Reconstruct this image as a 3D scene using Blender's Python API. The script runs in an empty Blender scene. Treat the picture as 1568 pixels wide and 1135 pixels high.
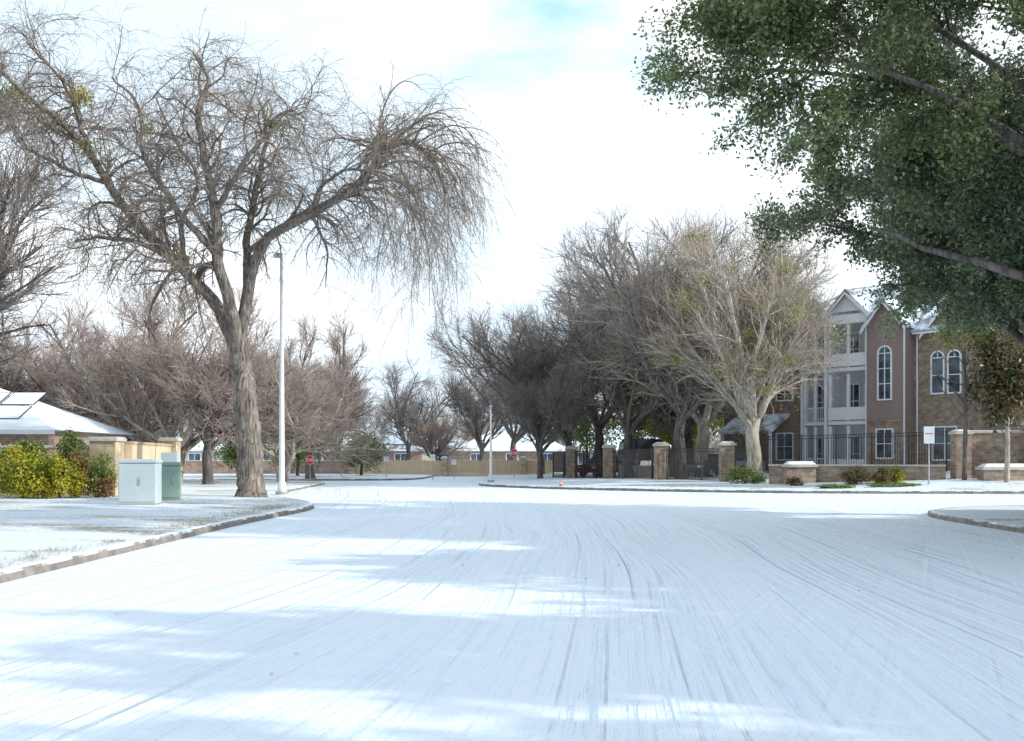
import bpy, bmesh, math, numpy as np
from mathutils import Vector, Matrix, geometry
R=np.random.default_rng
sc=bpy.context.scene
SUN_EL=math.radians(27); SUN_DIR=np.array([0.95,-0.30])
SUN_DIR=SUN_DIR/np.linalg.norm(SUN_DIR)

# ---------------------------------------------------------------- materials
def new_mat(name):
    m=bpy.data.materials.new(name); m.use_nodes=True
    nt=m.node_tree; nt.nodes.clear()
    out=nt.nodes.new('ShaderNodeOutputMaterial')
    b=nt.nodes.new('ShaderNodeBsdfPrincipled')
    nt.links.new(b.outputs[0],out.inputs[0])
    return m,nt,b,out
def N(nt,t,**kw):
    n=nt.nodes.new(t)
    for k,v in kw.items(): setattr(n,k,v)
    return n
def ramp(nt,stops,interp='LINEAR'):
    r=nt.nodes.new('ShaderNodeValToRGB'); cr=r.color_ramp; cr.interpolation=interp
    while len(cr.elements)<len(stops): cr.elements.new(0.5)
    for e,(p,c) in zip(cr.elements,stops):
        e.position=p; e.color=(c[0],c[1],c[2],1) if hasattr(c,'__len__') else (c,c,c,1)
    return r
def noise(nt,vec,scale,detail=4,rough=0.55):
    n=nt.nodes.new('ShaderNodeTexNoise'); n.inputs['Scale'].default_value=scale
    n.inputs['Detail'].default_value=detail; n.inputs['Roughness'].default_value=rough
    if vec is not None: nt.links.new(vec,n.inputs['Vector'])
    return n
def mapping(nt,scale=(1,1,1),rot=(0,0,0),loc=(0,0,0),coord='Object'):
    tc=nt.nodes.new('ShaderNodeTexCoord'); mp=nt.nodes.new('ShaderNodeMapping')
    mp.inputs['Scale'].default_value=scale; mp.inputs['Rotation'].default_value=rot
    mp.inputs['Location'].default_value=loc
    nt.links.new(tc.outputs[coord],mp.inputs[0]); return mp.outputs[0]
def bump(nt,b,h,strength,dist):
    bp=nt.nodes.new('ShaderNodeBump'); bp.inputs['Strength'].default_value=strength
    bp.inputs['Distance'].default_value=dist
    nt.links.new(h,bp.inputs['Height']); nt.links.new(bp.outputs[0],b.inputs['Normal']); return bp
def mixc(nt,fac,a,b):
    m=nt.nodes.new('ShaderNodeMix'); m.data_type='RGBA'
    for s,v in ((m.inputs[0],fac),(m.inputs[6],a),(m.inputs[7],b)):
        if isinstance(v,(int,float)): s.default_value=v
        elif isinstance(v,tuple): s.default_value=(v[0],v[1],v[2],1)
        else: nt.links.new(v,s)
    return m.outputs[2]
def simple(name,c1,c2,scale=4,rough=0.8,bmp=0.2,dist=0.02,metal=0.0,mscale=(1,1,1)):
    m,nt,b,o=new_mat(name)
    v=mapping(nt,mscale); n=noise(nt,v,scale,3 if bmp else 1)
    r=ramp(nt,[(0.3,c1),(0.7,c2)]); nt.links.new(n.outputs[0],r.inputs[0])
    nt.links.new(r.outputs[0],b.inputs['Base Color'])
    b.inputs['Roughness'].default_value=rough; b.inputs['Metallic'].default_value=metal
    if bmp: bump(nt,b,n.outputs[0],bmp,dist)
    return m
def twigmat(name,c1,c2):
    m,nt,b,o=new_mat(name); nt.nodes.remove(b)
    d=N(nt,'ShaderNodeBsdfDiffuse'); nt.links.new(d.outputs[0],o.inputs[0])
    n=noise(nt,mapping(nt),1.4,1); r=ramp(nt,[(0.3,c1),(0.7,c2)]); nt.links.new(n.outputs[0],r.inputs[0]); nt.links.new(r.outputs[0],d.inputs[0]); return m
def barkmat(name,c1,c2,c3,bm=True):
    m,nt,b,o=new_mat(name)
    v=mapping(nt,(1,1,0.16)); n=noise(nt,v,13,4,0.6); n.inputs['Distortion'].default_value=0.6
    big=noise(nt,mapping(nt,(1,1,.5)),1.6,2)
    r=ramp(nt,[(0.36,c1),(0.5,c2),(0.66,c3)]); nt.links.new(n.outputs[0],r.inputs[0])
    r2=ramp(nt,[(0.35,0.72),(0.65,1.2)]); nt.links.new(big.outputs[0],r2.inputs[0])
    mm=N(nt,'ShaderNodeMix',data_type='RGBA',blend_type='MULTIPLY'); mm.inputs[0].default_value=1
    nt.links.new(r.outputs[0],mm.inputs[6]); nt.links.new(r2.outputs[0],mm.inputs[7])
    nt.links.new(mm.outputs[2],b.inputs['Base Color']); b.inputs['Roughness'].default_value=0.95
    if bm: bump(nt,b,n.outputs[0],1.0,0.09)
    return m
def leafmat(name,stops,scale=0.9,trans=0.25,rough=0.45):
    m,nt,b,o=new_mat(name)
    tc=N(nt,'ShaderNodeTexCoord'); n=noise(nt,tc.outputs['Object'],scale,2)
    g=N(nt,'ShaderNodeNewGeometry')
    a=N(nt,'ShaderNodeMath',operation='MULTIPLY_ADD'); nt.links.new(g.outputs['Random Per Island'],a.inputs[0])
    a.inputs[1].default_value=0.55; a.inputs[2].default_value=-0.27
    s=N(nt,'ShaderNodeMath',operation='ADD'); nt.links.new(n.outputs[0],s.inputs[0]); nt.links.new(a.outputs[0],s.inputs[1])
    r=ramp(nt,stops); nt.links.new(s.outputs[0],r.inputs[0])
    nt.links.new(r.outputs[0],b.inputs['Base Color']); b.inputs['Roughness'].default_value=rough
    t=N(nt,'ShaderNodeBsdfTranslucent'); nt.links.new(r.outputs[0],t.inputs[0])
    mx=N(nt,'ShaderNodeMixShader'); mx.inputs[0].default_value=trans
    nt.links.new(b.outputs[0],mx.inputs[1]); nt.links.new(t.outputs[0],mx.inputs[2]); nt.links.new(mx.outputs[0],o.inputs[0])
    return m
def brickmat(name,c1,c2,mortar,bw=0.3,bh=0.1,ms=0.012,bmp=0.6):
    m,nt,b,o=new_mat(name)
    tc=N(nt,'ShaderNodeTexCoord'); sp=N(nt,'ShaderNodeSeparateXYZ'); nt.links.new(tc.outputs['Object'],sp.inputs[0])
    ad=N(nt,'ShaderNodeMath',operation='ADD'); nt.links.new(sp.outputs[0],ad.inputs[0]); nt.links.new(sp.outputs[1],ad.inputs[1])
    cb=N(nt,'ShaderNodeCombineXYZ'); nt.links.new(ad.outputs[0],cb.inputs[0]); nt.links.new(sp.outputs[2],cb.inputs[1])
    br=N(nt,'ShaderNodeTexBrick'); nt.links.new(cb.outputs[0],br.inputs[0])
    br.inputs['Color1'].default_value=(*c1,1); br.inputs['Color2'].default_value=(*c2,1); br.inputs['Mortar'].default_value=(*mortar,1)
    br.inputs['Scale'].default_value=1; br.inputs['Brick Width'].default_value=bw; br.inputs['Row Height'].default_value=bh
    br.inputs['Mortar Size'].default_value=ms; br.inputs['Bias'].default_value=0.1
    n=noise(nt,tc.outputs['Object'],3,5)
    rr=ramp(nt,[(0.3,0.6),(0.7,1.15)]); nt.links.new(n.outputs[0],rr.inputs[0])
    mm=N(nt,'ShaderNodeMix',data_type='RGBA',blend_type='MULTIPLY'); mm.inputs[0].default_value=1
    nt.links.new(br.outputs[0],mm.inputs[6]); nt.links.new(rr.outputs[0],mm.inputs[7])
    nt.links.new(mm.outputs[2],b.inputs['Base Color']); b.inputs['Roughness'].default_value=0.9
    iv=N(nt,'ShaderNodeMath',operation='SUBTRACT'); iv.inputs[0].default_value=1; nt.links.new(br.outputs[1],iv.inputs[1])
    bump(nt,b,iv.outputs[0],bmp,0.02)
    return m

SNOW=(0.78,0.88,0.975)
def road_material():
    m,nt,b,o=new_mat('snowy_road_mat')
    tc=N(nt,'ShaderNodeTexCoord'); sp=N(nt,'ShaderNodeSeparateXYZ'); nt.links.new(tc.outputs['Object'],sp.inputs[0])
    def M(op,a,bb=None,c=None):
        n=N(nt,'ShaderNodeMath',operation=op)
        for i,v in enumerate((a,bb,c)):
            if v is None: continue
            if isinstance(v,(int,float)): n.inputs[i].default_value=v
            else: nt.links.new(v,n.inputs[i])
        return n.outputs[0]
    x,y=sp.outputs[0],sp.outputs[1]
    wob=noise(nt,mapping(nt,(0.2,0.05,1)),1,1)
    y2=M('MULTIPLY',y,y)
    drift=M('ADD',M('MULTIPLY',y,-0.17),M('MULTIPLY',y2,0.0030))
    u=M('ADD',M('ADD',x,drift),M('MULTIPLY',wob.outputs[0],1.6))
    def streak(uu,sx,sy,off,detail=3):
        cb=N(nt,'ShaderNodeCombineXYZ'); nt.links.new(M('MULTIPLY',uu,sx),cb.inputs[0]); nt.links.new(M('MULTIPLY',y,sy),cb.inputs[1]); cb.inputs[2].default_value=off
        return noise(nt,cb.outputs[0],1,detail,0.6)
    s1=streak(u,2.6,0.05,0.0,2); s2=streak(u,12.0,0.18,4.0,3); s3=streak(u,0.8,0.03,9.0,0)
    cr=M('ADD',M('MULTIPLY',x,0.9),M('MULTIPLY',y,-0.34)); s4=streak(cr,3.0,0.08,17.0,3)
    cr2=M('ADD',M('MULTIPLY',x,0.35),M('MULTIPLY',y,0.9)); s5=streak(cr2,2.2,0.0,31.0,2)
    grit=noise(nt,mapping(nt,(1,1,1)),22,4,0.7)
    lump=noise(nt,mapping(nt,(1,0.6,1)),3.0,3,0.6)
    r1=ramp(nt,[(0.40,0.0),(0.48,1.0),(0.60,0.6)]); nt.links.new(s1.outputs[0],r1.inputs[0])
    r4=ramp(nt,[(0.42,0.0),(0.52,1.0)]); nt.links.new(s4.outputs[0],r4.inputs[0])
    r3=ramp(nt,[(0.35,0.4),(0.6,1.0)]); nt.links.new(s3.outputs[0],r3.inputs[0])
    h=M('ADD',M('MULTIPLY',r1.outputs[0],0.5),M('MULTIPLY',s2.outputs[0],0.9))
    h=M('MULTIPLY',h,r3.outputs[0])
    h=M('ADD',h,M('MULTIPLY',r4.outputs[0],0.15)); h=M('ADD',h,M('MULTIPLY',s5.outputs[0],0.7))
    h=M('ADD',h,M('MULTIPLY',grit.outputs[0],0.42)); h=M('ADD',h,M('MULTIPLY',lump.outputs[0],0.7))
    bump(nt,b,h,1.0,0.055)
    rr=ramp(nt,[(0.36,(0.68,0.80,0.93)),(0.48,(0.765,0.87,0.975)),(0.70,(0.80,0.895,0.98))])
    mm=M('ADD',M('MULTIPLY',s2.outputs[0],0.6),M('MULTIPLY',s1.outputs[0],0.4)); nt.links.new(mm,rr.inputs[0])
    nt.links.new(rr.outputs[0],b.inputs['Base Color']); b.inputs['Roughness'].default_value=0.6
    b.inputs['Specular IOR Level'].default_value=0.25
    return m
def verge_material(name,lo,hi,seed):
    m,nt,b,o=new_mat(name)
    v=mapping(nt,(1,1,1),loc=(seed,0,0))
    big=noise(nt,mapping(nt,(0.22,0.5,1),loc=(seed,0,0)),1,2); fine=noise(nt,v,9,5,0.75)
    ad=N(nt,'ShaderNodeMath',operation='MULTIPLY_ADD'); nt.links.new(fine.outputs[0],ad.inputs[0]); ad.inputs[1].default_value=0.75; nt.links.new(big.outputs[0],ad.inputs[2])
    r=ramp(nt,[(lo,0),(hi,1)])
    sc_=N(nt,'ShaderNodeMath',operation='MULTIPLY'); nt.links.new(ad.outputs[0],sc_.inputs[0]); sc_.inputs[1].default_value=0.6
    nt.links.new(sc_.outputs[0],r.inputs[0])
    g=noise(nt,v,40,2); gr=ramp(nt,[(0.3,(0.26,0.20,0.13)),(0.5,(0.48,0.40,0.28)),(0.7,(0.38,0.34,0.22))]); nt.links.new(g.outputs[0],gr.inputs[0])
    c=mixc(nt,r.outputs[0],SNOW,gr.outputs[0])
    nt.links.new(c,b.inputs['Base Color']); b.inputs['Roughness'].default_value=0.8; b.inputs['Specular IOR Level'].default_value=0.2
    bump(nt,b,fine.outputs[0],0.9,0.10)
    return m
def kerb_material():
    m,nt,b,o=new_mat('kerb_concrete')
    v=mapping(nt); n=noise(nt,v,3,5)
    r=ramp(nt,[(0.3,(0.13,0.115,0.10)),(0.7,(0.30,0.27,0.24))]); nt.links.new(n.outputs[0],r.inputs[0])
    g=N(nt,'ShaderNodeNewGeometry'); sp=N(nt,'ShaderNodeSeparateXYZ'); nt.links.new(g.outputs['True Normal'],sp.inputs[0])
    n2=noise(nt,v,1.3,5,0.7)
    a=N(nt,'ShaderNodeMath',operation='MULTIPLY'); nt.links.new(sp.outputs[2],a.inputs[0]); nt.links.new(n2.outputs[0],a.inputs[1])
    rr=ramp(nt,[(0.30,0),(0.40,1)]); nt.links.new(a.outputs[0],rr.inputs[0])
    nt.links.new(mixc(nt,rr.outputs[0],r.outputs[0],SNOW),b.inputs['Base Color']); b.inputs['Roughness'].default_value=0.85
    bump(nt,b,n.outputs[0],0.4,0.02); return m
def roof_material(name,dark,lo,hi):
    m,nt,b,o=new_mat(name)
    v=mapping(nt,(1,1,1)); n=noise(nt,v,0.7,5,0.7)
    r=ramp(nt,[(lo,0),(hi,1)]); nt.links.new(n.outputs[0],r.inputs[0])
    n2=noise(nt,v,12,3); r2=ramp(nt,[(0.3,tuple(c*0.7 for c in dark)),(0.7,tuple(c*1.3 for c in dark))]); nt.links.new(n2.outputs[0],r2.inputs[0])
    nt.links.new(mixc(nt,r.outputs[0],r2.outputs[0],SNOW),b.inputs['Base Color']); b.inputs['Roughness'].default_value=0.8
    bump(nt,b,n2.outputs[0],0.3,0.02); return m

M_road=road_material()
M_ground=verge_material('snow_ground_mat',0.66,0.75,3.0)
M_vergeL=verge_material('snowy_grass_mat',0.550,0.63,11.0)
M_vergeR=verge_material('snowy_lawn_mat',0.60,0.66,37.0)
M_kerb=kerb_material()
M_bark=barkmat('bark_grey_brown',(0.085,0.07,0.06),(0.22,0.185,0.155),(0.36,0.31,0.265))
M_twig=twigmat('twig_brown',(0.19,0.155,0.13),(0.34,0.285,0.24))
M_bark_pale=barkmat('bark_pale',(0.22,0.19,0.15),(0.42,0.37,0.30),(0.55,0.50,0.42),False)
M_twig_pale=twigmat('twig_tan',(0.34,0.29,0.245),(0.50,0.43,0.36))
M_bark_dark=barkmat('bark_dark',(0.06,0.052,0.046),(0.13,0.112,0.10),(0.21,0.185,0.165),False)
M_twig_dark=twigmat('twig_grey',(0.19,0.17,0.16),(0.33,0.295,0.27))
M_twig_pink=twigmat('twig_greyish_brown',(0.30,0.245,0.215),(0.46,0.38,0.335))
M_oak=leafmat('oak_leaves',[(0.25,(0.065,0.10,0.04)),(0.5,(0.15,0.205,0.080)),(0.75,(0.27,0.32,0.14))],0.8,0.38)
M_oak2=leafmat('oak_leaves_dark',[(0.25,(0.055,0.085,0.045)),(0.5,(0.12,0.165,0.082)),(0.75,(0.23,0.28,0.15))],0.8,0.35)
M_yellow=leafmat('yellow_green_leaves',[(0.25,(0.12,0.16,0.02)),(0.5,(0.34,0.35,0.03)),(0.75,(0.62,0.52,0.04))],1.2)
M_mist=leafmat('mistletoe_leaves',[(0.25,(0.12,0.15,0.04)),(0.5,(0.28,0.30,0.07)),(0.75,(0.42,0.40,0.10))],1.2)
M_red=leafmat('red_leaves',[(0.25,(0.12,0.09,0.03)),(0.5,(0.28,0.12,0.05)),(0.75,(0.34,0.24,0.08))],1.2)
M_green=leafmat('evergreen_leaves',[(0.25,(0.07,0.12,0.03)),(0.5,(0.17,0.23,0.06)),(0.75,(0.32,0.37,0.10))],0.7)
M_mag=leafmat('magnolia_leaves',[(0.25,(0.04,0.06,0.025)),(0.5,(0.10,0.10,0.045)),(0.75,(0.26,0.16,0.08))],1.0)
M_hedge=leafmat('dry_hedge_leaves',[(0.25,(0.12,0.08,0.04)),(0.5,(0.26,0.18,0.09)),(0.75,(0.38,0.30,0.14))],1.0)
M_straw=leafmat('grass_blades',[(0.2,(0.24,0.21,0.11)),(0.5,(0.40,0.34,0.21)),(0.8,(0.54,0.47,0.33))],0.5)
M_stone=brickmat('tan_stone',(0.66,0.54,0.37),(0.50,0.37,0.23),(0.54,0.45,0.34),0.42,0.17,0.015)
M_tanpanel=simple('tan_panel',(0.60,0.47,0.31),(0.70,0.57,0.40),1.5,0.9,0.2)
M_brick=brickmat('brown_brick',(0.40,0.27,0.20),(0.28,0.19,0.145),(0.44,0.38,0.32),0.30,0.11,0.012)
M_brick2=brickmat('brown_ledgestone',(0.46,0.35,0.26),(0.27,0.20,0.15),(0.36,0.30,0.24),0.36,0.13,0.012)
M_redbrick=brickmat('red_brick',(0.42,0.28,0.21),(0.34,0.23,0.18),(0.45,0.38,0.32),0.5,0.2,0.012)
M_mauve=simple('mauve_siding',(0.275,0.20,0.18),(0.31,0.23,0.205),0.8,0.7,0.1)
M_white=simple('white_trim',(0.78,0.80,0.83),(0.86,0.87,0.89),2,0.5,0.05)
M_greysid=simple('grey_siding',(0.58,0.58,0.59),(0.68,0.68,0.69),1.2,0.7,0.1)
M_roof=roof_material('snowy_shingle',(0.17,0.18,0.20),0.42,0.56)
M_snowroof=roof_material('snow_roof',(0.2,0.2,0.22),0.24,0.38)
M_snow=simple('snow_cap',(0.78,0.87,0.96),(0.84,0.91,0.98),3,0.7,0.4,0.03)
M_iron=simple('black_iron',(0.012,0.012,0.014),(0.03,0.03,0.032),5,0.45,0)
M_wood=simple('tan_wood_fence',(0.54,0.40,0.25),(0.72,0.56,0.37),2,0.85,0.2,mscale=(6,6,0.4))
M_pole=simple('white_painted_pole',(0.76,0.78,0.80),(0.85,0.86,0.87),2,0.4,0)
M_box1=simple('grey_green_paint',(0.42,0.49,0.50),(0.48,0.55,0.56),1.5,0.5,0.03)
M_box2=simple('green_paint',(0.20,0.31,0.26),(0.25,0.37,0.31),1.5,0.5,0.03)
M_conc=simple('concrete',(0.46,0.43,0.38),(0.60,0.56,0.50),5,0.9,0.3)
M_beige=simple('beige_wall',(0.58,0.53,0.46),(0.66,0.61,0.53),1,0.85,0.1)
M_stop=simple('stop_red',(0.60,0.02,0.02),(0.66,0.03,0.03),3,0.4,0)
M_signw=simple('sign_white',(0.80,0.80,0.80),(0.86,0.86,0.86),3,0.4,0)
M_galv=simple('galvanised',(0.35,0.36,0.37),(0.5,0.5,0.52),8,0.4,0.05,metal=0.6)
M_orange=simple('orange_plastic',(0.65,0.12,0.03),(0.72,0.16,0.04),4,0.5,0)
M_tyre=simple('tyre_rubber',(0.015,0.015,0.015),(0.03,0.03,0.03),8,0.9,0)
def glassmat():
    m,nt,b,o=new_mat('window_glass'); n=noise(nt,mapping(nt),0.8,2)
    r=ramp(nt,[(0.35,(0.03,0.04,0.05)),(0.65,(0.16,0.20,0.24))]); nt.links.new(n.outputs[0],r.inputs[0])
    nt.links.new(r.outputs[0],b.inputs['Base Color']); b.inputs['Roughness'].default_value=0.08; return m
M_glass=glassmat()
M_dark=simple('dark_interior',(0.02,0.02,0.022),(0.05,0.048,0.045),2,0.9,0)
def paint(name,c):
    m,nt,b,o=new_mat(name); n=noise(nt,mapping(nt),2,2)
    r=ramp(nt,[(0.3,tuple(v*0.9 for v in c)),(0.7,tuple(min(1,v*1.1) for v in c))]); nt.links.new(n.outputs[0],r.inputs[0])
    nt.links.new(r.outputs[0],b.inputs['Base Color']); b.inputs['Roughness'].default_value=0.25; b.inputs['Coat Weight'].default_value=0.6; return m

# ---------------------------------------------------------------- mesh helpers
def link(o,parent=None):
    sc.collection.objects.link(o)
    if parent is not None: o.parent=parent
    return o
def empty(name,loc=(0,0,0),rz=0):
    e=bpy.data.objects.new(name,None); e.location=loc; e.rotation_euler=(0,0,rz); e.empty_display_size=0.5
    return link(e)
def quad_mesh(name,V,F,mats,mi=None,smooth=False):
    me=bpy.data.meshes.new(name); V=np.asarray(V,dtype=np.float32); F=np.asarray(F,dtype=np.int32)
    me.vertices.add(len(V)); me.vertices.foreach_set('co',V.ravel())
    me.loops.add(F.size); me.loops.foreach_set('vertex_index',F.ravel())
    me.polygons.add(len(F)); me.polygons.foreach_set('loop_start',np.arange(len(F),dtype=np.int32)*4)
    if mi is not None: me.polygons.foreach_set('material_index',np.asarray(mi,dtype=np.int32))
    if smooth: me.polygons.foreach_set('use_smooth',np.ones(len(F),dtype=bool))
    me.update(calc_edges=True)
    for m in mats: me.materials.append(m)
    return me
class MB:
    def __init__(s): s.v=[];s.f=[];s.m=[]
    def poly(s,V,F,mat=0):
        o=len(s.v); s.v+= [tuple(p) for p in V]
        for f in F: s.f.append([i+o for i in f]); s.m.append(mat)
    def box(s,x0,x1,y0,y1,z0,z1,mat=0):
        s.poly([(x0,y0,z0),(x1,y0,z0),(x1,y1,z0),(x0,y1,z0),(x0,y0,z1),(x1,y0,z1),(x1,y1,z1),(x0,y1,z1)],
          [(0,3,2,1),(4,5,6,7),(0,1,5,4),(1,2,6,5),(2,3,7,6),(3,0,4,7)],mat)
    def cyl(s,p0,p1,r0,r1,n=10,mat=0,cap=True):
        p0,p1=Vector(p0),Vector(p1); t=(p1-p0).normalized(); a=t.orthogonal().normalized(); b=t.cross(a); V=[]
        for p,r in ((p0,r0),(p1,r1)):
            for i in range(n):
                q=p+(a*math.cos(2*math.pi*i/n)+b*math.sin(2*math.pi*i/n))*r; V.append(tuple(q))
        F=[(i,(i+1)%n,n+(i+1)%n,n+i) for i in range(n)]
        if cap: F+= [tuple(range(n-1,-1,-1)),tuple(range(n,2*n))]
        s.poly(V,F,mat)
    def prism(s,prof,y0,y1,mat=0):
        n=len(prof); V=[(x,y0,z) for x,z in prof]+[(x,y1,z) for x,z in prof]
        F=[tuple(range(n)),tuple(range(2*n-1,n-1,-1))]+[(i,n+i,n+(i+1)%n,(i+1)%n) for i in range(n)]
        s.poly(V,F,mat)
    def build(s,name,mats,parent=None,loc=(0,0,0),rz=0,bevel=0):
        me=bpy.data.meshes.new(name); me.from_pydata(s.v,[],s.f); me.update()
        for m in mats: me.materials.append(m)
        me.polygons.foreach_set('material_index',s.m)
        bm=bmesh.new(); bm.from_mesh(me); bmesh.ops.recalc_face_normals(bm,faces=bm.faces); bm.to_mesh(me); bm.free()
        o=bpy.data.objects.new(name,me); o.location=loc; o.rotation_euler=(0,0,rz); link(o,parent)
        if bevel:
            md=o.modifiers.new('bevel','BEVEL'); md.width=bevel; md.segments=2; md.limit_method='ANGLE'
        return o

# ---------------------------------------------------------------- vectorised plants
def nrm(a): return a/(np.linalg.norm(a,axis=-1,keepdims=True)+1e-9)
def grow(rg,P,Rd,n,t0,t1,L,ang,angj,seg,jit,curl,trop,rr,rend,taperlen=0.5,droop=0.0):
    Nn,m,_=P.shape; idx=np.repeat(np.arange(Nn),n); t=rg.uniform(t0,t1,len(idx)); f=t*(m-1); i=np.minimum(f.astype(int),m-2); fr=(f-i)[:,None]
    st=P[idx,i]*(1-fr)+P[idx,i+1]*fr; tan=nrm(P[idx,i+1]-P[idx,i]); r0=(Rd[idx,i]*(1-fr[:,0])+Rd[idx,i+1]*fr[:,0])*rr
    rv=rg.normal(size=(len(idx),3)); perp=nrm(rv-(rv*tan).sum(1,keepdims=True)*tan)
    a=(ang+angj*rg.normal(size=len(idx)))[:,None]; D=np.cos(a)*tan+np.sin(a)*perp
    ln=L*rg.uniform(0.55,1.25,len(idx))*(1-taperlen*t); c=rg.normal(size=(len(idx),3))*curl
    pts=[st]; pos=st.copy()
    for s in range(seg):
        D=nrm(D+c+jit*rg.normal(size=D.shape)+np.array([0,0,trop])-np.array([0,0,droop])*(s/seg))
        pos=pos+D*(ln/seg)[:,None]; pts.append(pos)
    Pn=np.stack(pts,1); k=np.linspace(0,1,seg+1)[None,:]; re=np.minimum(rend,r0*0.9)
    return Pn, r0[:,None]*(1-k)+re[:,None]*k
def tubes(P,Rd,s,lump=0.0,rg=None):
    Nn,m,_=P.shape; T=np.gradient(P,axis=1); T=nrm(T); ch=nrm(P[:,-1]-P[:,0]); ref=np.where(np.abs(ch[:,2:3])<0.8,np.array([[0,0,1.]]),np.array([[1.,0.2,0]]))
    U=nrm(np.cross(T,ref[:,None,:])); W=np.cross(T,U); an=np.arange(s)*2*math.pi/s
    RR=Rd[:,:,None,None]*np.ones((1,1,s,1))
    if lump: RR=RR*(1+lump*rg.normal(size=RR.shape)+lump*1.5*rg.normal(size=(Nn,1,s,1)))
    V=P[:,:,None,:]+RR*(U[:,:,None,:]*np.cos(an)[None,None,:,None]+W[:,:,None,:]*np.sin(an)[None,None,:,None])
    base=(np.arange(Nn)[:,None,None]*m+np.arange(m-1)[None,:,None])*s; j=np.arange(s)[None,None,:]; j2=(j+1)%s
    F=np.stack([base+j,base+j2,base+s+j2,base+s+j],-1).reshape(-1,4)
    return V.reshape(-1,3),F
def merge(parts):
    VV=[];FF=[];MM=[];o=0
    for V,F,m in parts:
        VV.append(V);FF.append(F+o);MM.append(np.full(len(F),m)); o+=len(V)
    return np.concatenate(VV),np.concatenate(FF),np.concatenate(MM)
def leaves(rg,C,ln,wd,up=0.5):
    n=len(C); a=nrm(rg.normal(size=(n,3))); nn=nrm(rg.normal(size=(n,3))+np.array([0,0,up])); b=nrm(np.cross(a,nn)); a=nrm(np.cross(nn,b))
    s=rg.uniform(0.6,1.3,n)[:,None]; a=a*ln*0.5*s; b=b*wd*0.5*s
    V=np.stack([C-a,C+b-a*0.1,C+a,C-b-a*0.1],1).reshape(-1,3); F=np.arange(n*4).reshape(n,4); return V,F
def cloud(rg,ells,sub=30,tight=0.28,pw=0.45):
    out=[]
    for cx,cy,cz,rx,ry,rz,n in ells:
        d=nrm(rg.normal(size=(sub,3)))*rg.uniform(0,1,sub)[:,None]**pw; r=np.array([rx,ry,rz]); cen=np.array([cx,cy,cz])+d*r*0.85
        k=rg.integers(0,sub,n); sz=rg.uniform(0.6,1.3,sub)[k][:,None]
        out.append(cen[k]+rg.normal(size=(n,3))*r*tight*sz*0.55)
    return np.concatenate(out)
def catmull(pts,n):
    p=np.array(pts,float); q=np.vstack([2*p[0]-p[1],p,2*p[-1]-p[-2]]); out=[]
    for t in np.linspace(0,len(p)-1-1e-6,n):
        i=int(t);u=t-i;a,b,c,d=q[i:i+4]
        out.append(0.5*((2*b)+(c-a)*u+(2*a-5*b+4*c-d)*u*u+(3*b-a-3*c+d)*u**3))
    return np.array(out)

def bare_tree_mesh(name,seed,H=14,trunk_h=2.6,r=0.32,nl=8,spread=0.65,mats=(0,1),n2=9,n3=9,n4=7,Lf=0.62,twr=0.010,up=0.05,greens=0,multi=False):
    rg=R(seed); m0=12
    if multi:
        ps=[]
        for i in range(3):
            a=i*2.1+rg.uniform(0,1); ps.append(catmull([(0.1*math.cos(a),0.1*math.sin(a),-0.2),(0.35*math.cos(a),0.35*math.sin(a),trunk_h*0.5),(0.9*math.cos(a),0.9*math.sin(a),trunk_h)],m0))
        P0=np.array(ps); R0=np.linspace(r*0.75,r*0.5,m0)[None,:].repeat(3,0); nl=max(3,nl//2)
    else:
        P0=catmull([(0,0,-0.2),(0.08,0.05,trunk_h*0.35),(-0.05,0.1,trunk_h*0.7),(0.05,0,trunk_h)],m0)[None]; R0=np.linspace(r,r*0.72,m0)[None,:].copy(); R0[:,0]*=1.35; R0[:,1]*=1.12
    P1,R1=grow(rg,P0,R0,nl,0.72,1.0,H*Lf,spread,0.18,12,0.07,0.03,up,0.55,0.05,0.05)
    P2,R2=grow(rg,P1,R1,n2,0.15,0.98,H*0.30,0.65,0.2,8,0.08,0.05,up*1.2,0.6,0.022,0.45)
    P3,R3=grow(rg,P2,R2,n3,0.15,1.0,H*0.15,0.6,0.25,5,0.10,0.06,up,0.6,0.012,0.4)
    P4,R4=grow(rg,P3,R3,n4,0.1,1.0,H*0.08,0.55,0.3,3,0.12,0.10,up,0.7,0.006,0.3)
    R4=np.maximum(R4,twr*0.6); R3=np.maximum(R3,twr)
    parts=[]
    for P,Q,s,m in ((P0,R0,10,0),(P1,R1,7,0),(P2,R2,5,0),(P3,R3,3,1),(P4,R4,3,1)):
        V,F=tubes(P,Q,s); parts.append((V,F,m))
    if greens:
        k=rg.integers(0,len(P3),greens); C=P3[k,3]
        C=(C[:,None,:]+rg.normal(size=(greens,110,3))*rg.uniform(0.12,0.5,(greens,1,1))).reshape(-1,3)
        V,F=leaves(rg,C,0.14,0.07); parts.append((V,F,2))
    V,F,MI=merge(parts); return quad_mesh(name,V,F,mats,MI,True)
def place(name,me,x,y,z=0,s=1,rz=0,parent=None,sz=None):
    o=bpy.data.objects.new(name,me); o.location=(x,y,z); o.scale=(s,s,sz or s); o.rotation_euler=(0,0,rz); return link(o,parent)
def leafobj(name,C,ln,wd,mat,seed=0,parent=None,up=0.5):
    V,F=leaves(R(seed),C,ln,wd,up); me=quad_mesh(name,V,F,[mat]); o=bpy.data.objects.new(name,me); return link(o,parent)

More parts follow.
